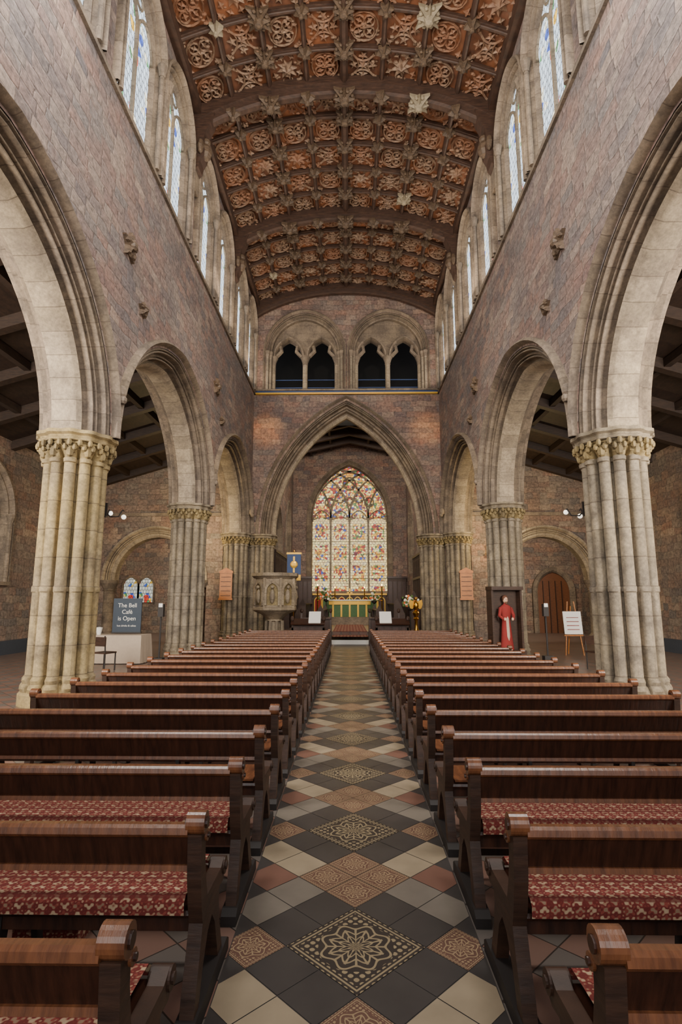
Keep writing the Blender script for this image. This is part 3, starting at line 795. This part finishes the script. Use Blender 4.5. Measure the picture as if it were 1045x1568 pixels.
WA,WR,WS,WB=2.45,3.5,7.15,2.4
wall_open(c,-CW,CW,0,lambda s:11.2+1.0*(1-abs(s)/CW),[(0,WA,WR,WS,WB,.2)],0,me_,'rub_e',14)
chs.append(c.obj('wall_chancel'))
sweep(t,WA,WR,WS,[(.34,.02),(.34,-.07),(.27,-.1),(.2,0),(.12,.05),(.06,.03),(.03,.12),(0,.2),(-.04,.4)],me_,'dr',16,WB)
t.box(-WA-.3,WA+.3,YC-.15,YC+.4,WB-.15,WB,'dr')
arch_fill(g,WA,WR,WS,WB,.34,me_,'stain',18)
R=RR(WA,WR); LW=WA*2/4
def inside(x,z): return abs(x)<WA and z<arch_z(WA,WR,WS,0,x)-.01
for i in (-1,0,1): t.tube([(i*LW,YC+.26,WB),(i*LW,YC+.26,WS)],.085,'tr',4)
for i in (-2,-1,0,1,2):
    for dn in (-1,1):
        x0=i*LW; Rr=R*.86; cxx=x0+dn*Rr; P=[]
        for j in range(40):
            a=j*radians(2.4); x=cxx-dn*Rr*cos(a); z=WS+Rr*sin(a)
            if inside(x,z) : P.append((x,YC+.26,z))
            elif len(P)>0: break
        if len(P)>2: t.tube(P,.075,'tr',4)
for i in range(4):
    xc=-WA+LW*(i+.5)
    P=arch_path(LW/2-.04,.75,WS-.25,0,7); t.tube([(xc+x,YC+.27,z) for x,z in P],.05,'tr',4)
    for s0 in (-1,1): t.tube([(xc+s0*.52,YC+.27,WS-.1),(xc+s0*.22,YC+.27,WS+.02),(xc+s0*.3,YC+.27,WS+.25)],.05,'tr',4)
    for z in [WB+.8*j for j in range(1,7)]: t.box(xc-.6,xc+.6,YC+.3,YC+.33,z-.012,z+.012,'black')
for x,z,r in ((0,9.45,.42),(-.62,8.5,.33),(.62,8.5,.33),(-1.3,8.2,.3),(1.3,8.2,.3),(0,8.3,.25)):
    t.tube([(x+r*cos(2*pi*j/14),YC+.26,z+r*sin(2*pi*j/14)) for j in range(15)],.06,'tr',4)
    for q_ in range(4):
        a=pi/4+q_*pi/2; t.ball((x+r*.75*cos(a),YC+.27,z+r*.75*sin(a)),.08,'tr',5)
chs.append(t.obj('trim_chancel',40)); chs.append(g.obj('window_1'))
r=MB()
for sg in (-1,1):
    r.face([(sg*CW,25.5,11.2),(0,25.5,12.2),(0,YC,12.2),(sg*CW,YC,11.2)],'dk')
    for x in (1.2,2.5): r.box(sg*x-.06,sg*x+.06,25.5,YC,12.2-x/CW-.25,12.2-x/CW,'rib')
for y in (27,28.7,30.4,32.1,33.8):
    r.prism([(-CW,11.25),(0,12.2),(CW,11.25),(CW,10.9),(0,11.75),(-CW,10.9)],y-.13,y+.13,'rib',1)
chs.append(r.obj('ceiling_chancel'))
a=MB(); z=CF+.39
a.box(-1.25,1.25,33.2,34.1,z,z+.95,'altar'); a.box(-1.35,1.35,33.1,34.2,z+.95,z+1.02,'white')
for x in (-1.0,-.5,0,.5,1.0): a.box(x-.05,x+.05,33.17,33.2,z,z+.95,'gold')
a.box(-1.25,1.25,33.15,33.2,z+.72,z+.93,'gold')
for x in (-.9,.9): a.lathe(x,33.6,[(.1,z+1.02),(.03,z+1.06),(.03,z+1.4),(.06,z+1.42),(.025,z+1.43),(.025,z+1.7)],'brass',8); a.ball((x,33.6,z+1.76),.03,'flame',6,(1,1,2))
a.box(-.03,.03,33.7,33.75,z+1.02,z+1.7,'brass'); a.box(-.17,.17,33.7,33.75,z+1.4,z+1.47,'brass'); chs.append(a.obj('altar'))
a=MB(); a.box(-2.3,2.3,34.9,35.1,.8,2.2,'dk')
for i in range(9):
    xx=-2.0+i*.5; m2=lambda s,z,b,xx=xx:(xx+s,34.88+b,z)
    sweep(a,.19,.25,1.75,[(.05,.02),(.05,-.04),(0,-.04),(0,.02)],m2,'gold',5,1.1); arch_fill(a,.19,.25,1.75,1.1,0,m2,('red','altar','dk')[i%3],5)
a.box(-2.35,2.35,34.85,35.1,2.15,2.25,'gold'); chs.append(a.obj('reredos'))
# panelling beside the reredos, tall standard candles
for sg in (-1,1):
    a=MB(); x0,x1=sorted((sg*2.4,sg*3.6))
    a.box(x0,x1,35.0,35.12,.8,3.2,'dk'); a.box(x0-.04,x1+.04,34.95,35.12,3.2,3.32,'pew')
    for i in range(4): a.box(x0+.08+i*.29,x0+.3+i*.29,34.97,35.0,1.0,3.0,'pew')
    chs.append(a.obj('chancel_panelling'))
    a=MB(); a.lathe(sg*1.9,32.6,[(.18,z),(.18,z+.05),(.05,z+.12),(.04,z+.9),(.07,z+.95),(.04,z+1.0),(.035,z+1.35),(.09,z+1.38),(.04,z+1.4),(.04,z+1.8)],'brass',8); a.ball((sg*1.9,32.6,z+1.87),.035,'flame',6,(1,1,2)); chs.append(a.obj('standard_candle'))
for sg in (-1,1):
    b=MB()
    for x0,h in ((1.35,.85),(2.2,1.15),(3.0,1.5)):
        b.box(*sorted((sg*x0,sg*(x0+.07))),26.2,31,CF,CF+h,'dk')
        b.box(*sorted((sg*(x0-.12),sg*(x0+.16))),26.2,31,CF+h,CF+h+.05,'dk')
        for k in range(9): b.box(*sorted((sg*(x0-.02),sg*x0)),26.3+k*.56,26.38+k*.56,CF,CF+h,'pew')
        for y in (26.15,31): b.prism([(sg*(x0-.15),CF),(sg*(x0+.4),CF),(sg*(x0+.4),CF+h*.6),(sg*(x0+.2),CF+h),(sg*(x0+.03),CF+h+.3),(sg*(x0-.12),CF+h)],y,y+.08,'dk',1)
        b.box(*sorted((sg*(x0+.2),sg*(x0+.4))),26.2,31,CF+.42,CF+.47,'dk')
    chs.append(b.obj('choir_stall'))
    b=MB()
    X0=sg*3.58
    for k in range(12):
        y=26.2+k*.42; b.box(X0-.04,X0+.04,y-.04,y+.04,CF,4.2,'dk')
        if k<11:
            b.box(X0-.02,X0+.02,y,y+.42,CF,CF+1.2,'dk')
            b.tube([(X0,y+.21+.19*cos(t_*pi/6),3.6+.35*sin(t_*pi/6)) for t_ in range(7)],.03,'dk',4)
    for zz in (CF+1.2,2.9,4.1): b.box(X0-.06,X0+.06,26.1,30.9,zz,zz+.12,'dk')
    chs.append(b.obj('parclose_screen'))
for o in chs: o.location.x=OFF

# ------------------------------------------------------------------ furnishings
FUR=[]
p=MB()
p.lathe(0,0,[(.5,0),(.5,.12),(.42,.2),(.3,.3),(.26,.4),(.26,.95),(.34,1.0),(.3,1.05),(.55,1.25),(.82,1.36),(.9,1.42),(.9,1.5),(.82,1.54),(.82,2.62),(.9,2.68),(.97,2.74),(.97,2.86),(.8,2.86),(.8,2.0)],'pale',8,pi/8)
for k in range(8):
    a0=k*pi/4; ux=Vector((cos(a0),sin(a0),0)); tx=Vector((-sin(a0),cos(a0),0)); base=ux*(.82*cos(pi/8))
    mf=lambda s,z,b:tuple(base+tx*s+ux*(-b)+Vector((0,0,z)))
    sweep(p,.22,.3,2.15,[(.08,.01),(.08,-.09),(0,-.09),(0,.01)],mf,'pale',6,1.6)
    arch_fill(p,.22,.3,2.15,1.6,-.005,mf,'cap',6)
    p.ball(base+ux*.05+Vector((0,0,1.95)),.11,'pale',7,(.9,.9,2.6)); p.ball(base+ux*.09+Vector((0,0,2.3)),.07,'pale',7)
    for i in range(6): p.ball(base+tx*(-.26+i*.105)+ux*.03+Vector((0,0,1.46)),.045,'cap',6)
    q0=Vector((cos(a0+pi/8),sin(a0+pi/8),0))*.83; p.tube([q0+Vector((0,0,1.5)),q0+Vector((0,0,2.65))],.06,'pale',6)
    q1=Vector((cos(a0+pi/8),sin(a0+pi/8),0))*.3; p.tube([q1*1.2+Vector((0,0,.15)),q1*1.1+Vector((0,0,1.0))],.06,'tr',6)
FUR.append(p.obj('stone_pulpit',40,(-3.0,22.1,0)))
b=MB(); b.tube([(0,0,0),(0,0,3.7)],.02,'brass',6); b.box(-.3,.3,-.02,0,2.35,3.55,'blue'); b.box(-.33,.33,-.03,.01,3.5,3.58,'gold'); b.box(-.3,.3,-.03,-.02,2.35,2.6,'gold'); b.ball((0,-.03,3.05),.17,'gold',8,(1,.2,1)); b.box(-.04,.04,-.04,-.02,2.7,3.4,'gold'); b.lathe(0,0,[(.2,0),(.2,.04),(.03,.08)],'black',10); FUR.append(b.obj('embroidered_banner',None,(-2.45,24.0,.3)))
for sg in (-1,1):
    b=MB()
    b.box(-.6,.6,-.03,.03,0,.95,'dk'); b.box(-.6,-.54,-.03,.75,0,.8,'dk'); b.box(.54,.6,-.03,.75,0,.8,'dk'); b.box(-.56,.56,.35,.7,.4,.46,'dk')
    b.prism([(-.22,.9),(.18,1.08),(.18,1.12),(-.24,.94)],-.62,.62,'pew',0)
    for i in range(4): b.box(-.52+i*.27,-.34+i*.27,-.045,-.03,.15,.82,'pew')
    for x in (-.58,.58): b.ball((x,0,1.12),.07,'dk',8,(1,1,1.5))
    b.prism([(-.2,.96),(.14,1.36),(.13,1.38),(-.22,.98)],-.25*sg-.22,-.25*sg+.22,'paper',0)
    FUR.append(b.obj('reading_desk',None,(sg*1.55,20.5,0)))
    b=MB()
    b.box(-.62,.62,.0,.06,0,1.05,'dk'); b.box(-.62,.62,-.1,.14,1.05,1.1,'pew')
    for x in (-.62,.56): b.prism([(-.15,0),(.4,0),(.4,.7),(.1,1.05),(.03,1.35),(-.04,1.05)],x,x+.07,'dk',0); b.ball((x+.035,.03,1.38),.07,'dk',8,(1,1,1.4))
    for i in range(4): b.box(-.52+i*.27,-.34+i*.27,-.015,.0,.15,.95,'pew')
    FUR.append(b.obj('clergy_stall',None,(sg*1.38,22.5,0)))
b=MB(); b.lathe(0,0,[(.34,0),(.34,.08),(.22,.14),(.12,.2),(.07,.3),(.1,.5),(.13,.6),(.07,.72),(.06,1.0),(.12,1.08),(.07,1.14),(.12,1.24),(.14,1.3),(.1,1.38),(.02,1.42)],'brass',14)
b.ball((0,0,1.58),.14,'brass',10,(.8,1,1.5)); b.ball((0,-.02,1.86),.07,'brass',8); b.tube([(0,-.06,1.87),(0,-.15,1.84)],.03,'brass',6,.005)
for s0 in (-1,1):
    b.prism([(s0*.06,1.55),(s0*.14,1.45),(s0*.22,1.48),(s0*.27,1.66),(s0*.24,1.82),(s0*.16,1.78),(s0*.08,1.75)],.0,.06,'brass',1)
for k in range(3): b.ball((.28*cos(k*2.1),.28*sin(k*2.1),.05),.09,'brass',8)
FUR.append(b.obj('eagle_lectern',40,(2.6,21.9,0)))
def flowers(name,loc,h,s):
    b=MB(); b.lathe(0,0,[(.16,0),(.16,.03),(.03,.06),(.03,h-.1),(.14,h-.02),(.17,h+.08)],'black',10)
    for i in range(80):
        a=random.uniform(0,2*pi); e=random.uniform(-.2,1); r=s*random.uniform(.3,1)
        c=(r*cos(a)*sqrt(1-min(.95,e*e)),r*sin(a)*.7,h+.15+r*e*1.2)
        b.ball(c,s*random.uniform(.1,.2),random.choice(('green','green','flw','flo','green','flw')),5,(1,.6,1))
    FUR.append(b.obj(name,None,loc))
flowers('flower_arrangement',(2.55,23.5,.15),1.3,.4); flowers('flower_arrangement',(-1.35,31.75,.71),1.1,.45); flowers('flower_arrangement',(1.4,31.75,.71),1.0,.35)
for x in (-5.4,5.05):
    b=MB(); b.box(-.27,.27,-.04,.0,0,1.15,'orange'); b.box(-.3,.3,-.06,0,1.12,1.2,'orange'); b.box(-.3,.3,-.06,0,-.04,.04,'orange')
    for i in range(5): b.box(-.22,.22,-.05,-.04,.14+i*.2,.16+i*.2,'dk')
    b.prism([(-.3,1.2),(.3,1.2),(0,1.36)],-.05,0,'orange',1)
    FUR.append(b.obj('hymn_board',None,(x,23.92,1.85)))
b=MB()
b.box(-.48,.48,.0,.08,0,1.85,'dk'); b.box(-.48,-.42,-.22,0,0,1.85,'dk'); b.box(.42,.48,-.22,0,0,1.85,'dk'); b.box(-.5,.5,-.28,.08,1.8,1.9,'dk'); b.box(-.5,.5,-.3,.08,-.05,.12,'dk')
for x in (-.4,.4): b.box(x-.03,x+.03,-.25,.05,-.27,0,'dk')
rows=[(.17,.12),(.2,.14),(.17,.4),(.14,.75),(.12,.95),(.145,1.1),(.17,1.25),(.15,1.34),(.06,1.4),(.045,1.44)]
b.lathe(0,-.12,rows,'red',16,0,0,1,.7)
b.lathe(0,-.125,[(.1,.13),(.1,.5),(.08,.9),(.08,1.3)],'cloth',12,0,0,1,1.15)
b.ball((0,-.12,1.53),.085,'skin',12,(.85,.95,1.2)); b.ball((0,-.10,1.56),.092,'hair',12,(.95,.95,1.15)); b.ball((0,-.175,1.44),.04,'hair',8,(1,.7,1.2)); b.ball((0,-.155,1.52),.062,'skin',10,(.85,.9,1.15)); b.ball((0,-.22,1.525),.014,'skin',6,(1,1,1.8))
for s0 in (-1,1):
    b.tube([(s0*.15,-.12,1.3),(s0*.22,-.16,1.08),(s0*.14,-.26,.98)],.055,'red',8,.04); b.ball((s0*.12,-.28,.99),.035,'skin',7,(1,1,1.3))
    b.ball((s0*.025,-.21,1.54),.009,'dk',6)
    b.ball((s0*.06,-.2,.14),.045,'skin',7,(1,1.6,.7))
o=b.obj('saint_statue_niche',40,(4.4,16.0,.27)); o.rotation_euler=(0,0,radians(14)); FUR.append(o)
b=MB()
for x in (-.3,.3): b.tube([(x,0,0),(x*.35,.12,1.75)],.022,'orange',4)
b.tube([(0,.55,0),(0,.14,1.6)],.02,'orange',4); b.box(-.32,.32,-.03,.03,.62,.66,'orange')
b.prism([(-.03,.68),(.07,1.42),(.085,1.42),(-.015,.68)],-.3,.3,'paper',0)
for i in range(4): b.box(-.2,.2,-.02+.018*i,.0+.02*i,.82+i*.13,.84+i*.13,'red')
FUR.append(b.obj('poster_easel',None,(7.4,18.6,0)))
b=MB(); N_=40; rows=[]
for z,k,am in ((.8,.0,0),(.8,1,0),(.76,1.01,.0),(.4,1.03,.02),(.02,1.05,.04)):
    row=[]
    for j in range(N_):
        t_=j/N_*4; e=int(t_); f=t_-e
        pts=[(-.8,-.4),(.8,-.4),(.8,.4),(-.8,.4),(-.8,-.4)]
        x=pts[e][0]+(pts[e+1][0]-pts[e][0])*f; y=pts[e][1]+(pts[e+1][1]-pts[e][1])*f
        k2=k*(1+am*sin(j*2.3)); row.append((x*k2,y*k2,z))
    rows.append(row)
b.grid(rows,'cloth',None,True)
FUR.append(b.obj('draped_table',60,(-6.75,16.2,0)))
b=MB(); b.box(-.42,.42,-.02,.02,0,1.0,'navy'); b.box(-.44,.44,-.03,.03,-.02,.02,'black')
sb=b.obj('cafe_sign_board',None,(-6.6,16.35,.84)); FUR.append(sb)
for txt,z,s_ in (('The Bell',.74,.17),('Café',.55,.17),('is Open',.36,.17),('hot drinks & cakes',.18,.075)):
    cu=D.curves.new('sign_text','FONT'); cu.body=txt; cu.size=s_; cu.align_x='CENTER'; cu.extrude=.002
    o=D.objects.new('sign_text',cu); COL.objects.link(o); cu.materials.append(M['white']); o.parent=sb; o.location=(0,-.025,z); o.rotation_euler=(pi/2,0,0)
b=MB(); b.lathe(0,0,[(.06,0),(.06,.02),(.1,.2),(.02,.22)],'white',10); FUR.append(b.obj('flower_vase',None,(-7.3,16.1,.8)))
def chair(loc,rz):
    b=MB()
    b.box(-.2,.2,-.2,.2,.43,.47,'dk')
    for x in (-.18,.18):
        b.tube([(x,-.18,0),(x,-.18,.44)],.018,'black',6); b.tube([(x,.18,0),(x,.18,.45),(x,.22,.88)],.018,'black',6)
    b.box(-.2,.2,.19,.23,.62,.85,'dk')
    o=b.obj('stacking_chair',None,loc); o.rotation_euler=(0,0,rz)
chair((-6.2,14.4,0),2.8); chair((-7.0,14.0,0),2.9); chair((6.6,14.8,0),.4); chair((7.4,15.4,0),-.5)
for x,y in ((-5.0,14.6),(5.35,15.3)):
    b=MB(); b.lathe(0,0,[(.16,0),(.16,.04),(.03,.07),(.025,.2),(.022,1.6)],'black',10); b.box(-.07,.07,-.07,.07,1.35,1.68,'black'); b.box(-.05,.05,-.075,-.06,1.6,1.7,'white'); b.box(-.12,.12,-.12,.12,0.04,.3,'black'); FUR.append(b.obj('speaker_stand',None,(x,y,0)))
for sg in (-1,1):
    b=MB()
    b.box(-.05,.05,-.02,.02,-.1,.15,'black')
    for s0 in (-1,1):
        P=[(0,0,0),(s0*.05,.15,-.1),(s0*.12,.38,-.06),(s0*.14,.52,.1),(s0*.14,.58,.08)]
        b.tube(P,.014,'black',6); b.ball((s0*.14,.58,.0-.04*s0),.05,'bulb',12)
    o=b.obj('bracket_lamp',40,(sg*4.66,10.44,3.5))
b=MB(); b.ball((0,0,0),.09,'warm',10); b.tube([(0,0,.09),(0,0,.4)],.02,'black',6); b.obj('glowing_lamp',40,(6.3,24.3,3.9))
b=MB()
for sg in (-1,1): b.box(*sorted((sg*11.3,sg*11.5)),6,YE,0,.45,'dado')
b.obj('baseboard_aisle')
for o in FUR: o.location.x+=OFF

# ------------------------------------------------------------------ lights
def area(name,loc,rot,sx,sy,p,c=(1,.95,.88),tgt=None):
    l=D.lights.new(name,'AREA'); l.shape='RECTANGLE'; l.size=sx; l.size_y=sy; l.energy=p; l.color=c
    o=D.objects.new(name,l); o.location=loc; o.rotation_euler=[radians(a) for a in rot]; COL.objects.link(o)
    if tgt: o.rotation_euler=(Vector(tgt)-Vector(loc)).to_track_quat('-Z','Y').to_euler()
def spot(name,loc,tgt,p,ang,c,blend=.6):
    l=D.lights.new(name,'SPOT'); l.energy=p; l.color=c; l.spot_size=radians(ang); l.spot_blend=blend; l.shadow_soft_size=.1
    o=D.objects.new(name,l); o.location=loc; o.rotation_euler=(Vector(tgt)-Vector(loc)).to_track_quat('-Z','Y').to_euler(); COL.objects.link(o)
area('west_fill',(0,-4,6),(80,0,0),8,8,500,(1,.97,.93))  # added fill panel behind the camera, no window modelled there
area('nave_ceiling_fill',(0,3,10.5),(122,0,0),7,2.5,110,(1,.86,.7))  # unseen fill added overhead to brighten the ceiling and east end
area('nave_crown_fill',(0,8.4,14.0),(95,0,0),6,1.2,260,(1,.86,.68))  # added fill above the view, rakes along the roof carving
for sg in (-1,1):
    for y_,p_ in ((11.3,45),(16.6,150),(21.9,120)):
        area('ledge_ceiling_fill',(sg*(WX-.45),y_,SILL+.15),(180,-sg*18,0),.35,4.2,p_,(1,.84,.64))  # added one-sided strips, unseen from below, to lift the far ceiling
    area('nave_cross_fill',(sg*3.6,5.2,11.0),(0,0,0),2.5,4,820,(1,.96,.9),(-sg*4.6,13.5,4.2))  # unseen cross fill added for side-lit relief, not light from the windows
    area('aisle_fill',(sg*8.6,4,4.5),(84,0,0),5,4,1900,(1,.92,.8))  # fill panel added outside the view to brighten the aisle
    area('transept_fill',(sg*9,YE+1.2,7.5),(55,0,0),5,2,420,(1,.86,.66))  # added fill hidden behind the wall above the aisle arch
    spot('arch_glow_fill',(sg*1.0,6,12.3),(sg*3.75,YE,9.7),15000,6,(1,.5,.16),1)  # unseen spot added in place of warm sunlight through stained glass
    spot('pier_fill',(sg*2.6,6.5,11.5),(sg*3.2,YE,5.5),4200,30,(1,.86,.66))  # extra unseen spot to brighten the chancel arch piers
    spot('floor_patch_fill',(sg*.5,8,13),(sg*2.9,6.6,0),2600,8,(1,.97,.9),.3)  # narrow unseen spot added to imitate a daylight patch on the floor
    l=D.lights.new('bay_lamp','POINT'); l.energy=300; l.color=(1,.76,.38); l.shadow_soft_size=.1; o=D.objects.new('bay_lamp',l); o.location=(sg*6.6,22.8,4.6); COL.objects.link(o)
spot('east_wall_fill',(0,6,12.5),(0,YE,12.2),3800,26,(1,.88,.7),.8)  # wide unseen spot added to warm the east wall
spot('wall_patch_fill',(-3,4,12),(WX,16.0,9.3),4500,4,(1,.62,.34),1)  # added spot imitating a warm sun patch, no sun involved
area('chancel_fill',(0,26.2,11.0),(50,0,0),5,.7,650,(1,.9,.75))  # fill added out of sight behind the chancel arch wall
w=D.worlds.new('World'); bpy.context.scene.world=w; w.use_nodes=True
bg=w.node_tree.nodes['Background']; bg.inputs[0].default_value=(.95,.95,1,1); bg.inputs[1].default_value=.7

# ------------------------------------------------------------------ camera
cd=D.cameras.new('camera'); cd.sensor_fit='VERTICAL'; cd.sensor_height=36; cd.lens=19.2; cd.clip_start=.05; cd.clip_end=200
co=D.objects.new('camera',cd); COL.objects.link(co); co.location=(.11,0,1.75); co.rotation_euler=(radians(99.3),0,radians(.85))
bpy.context.scene.camera=co
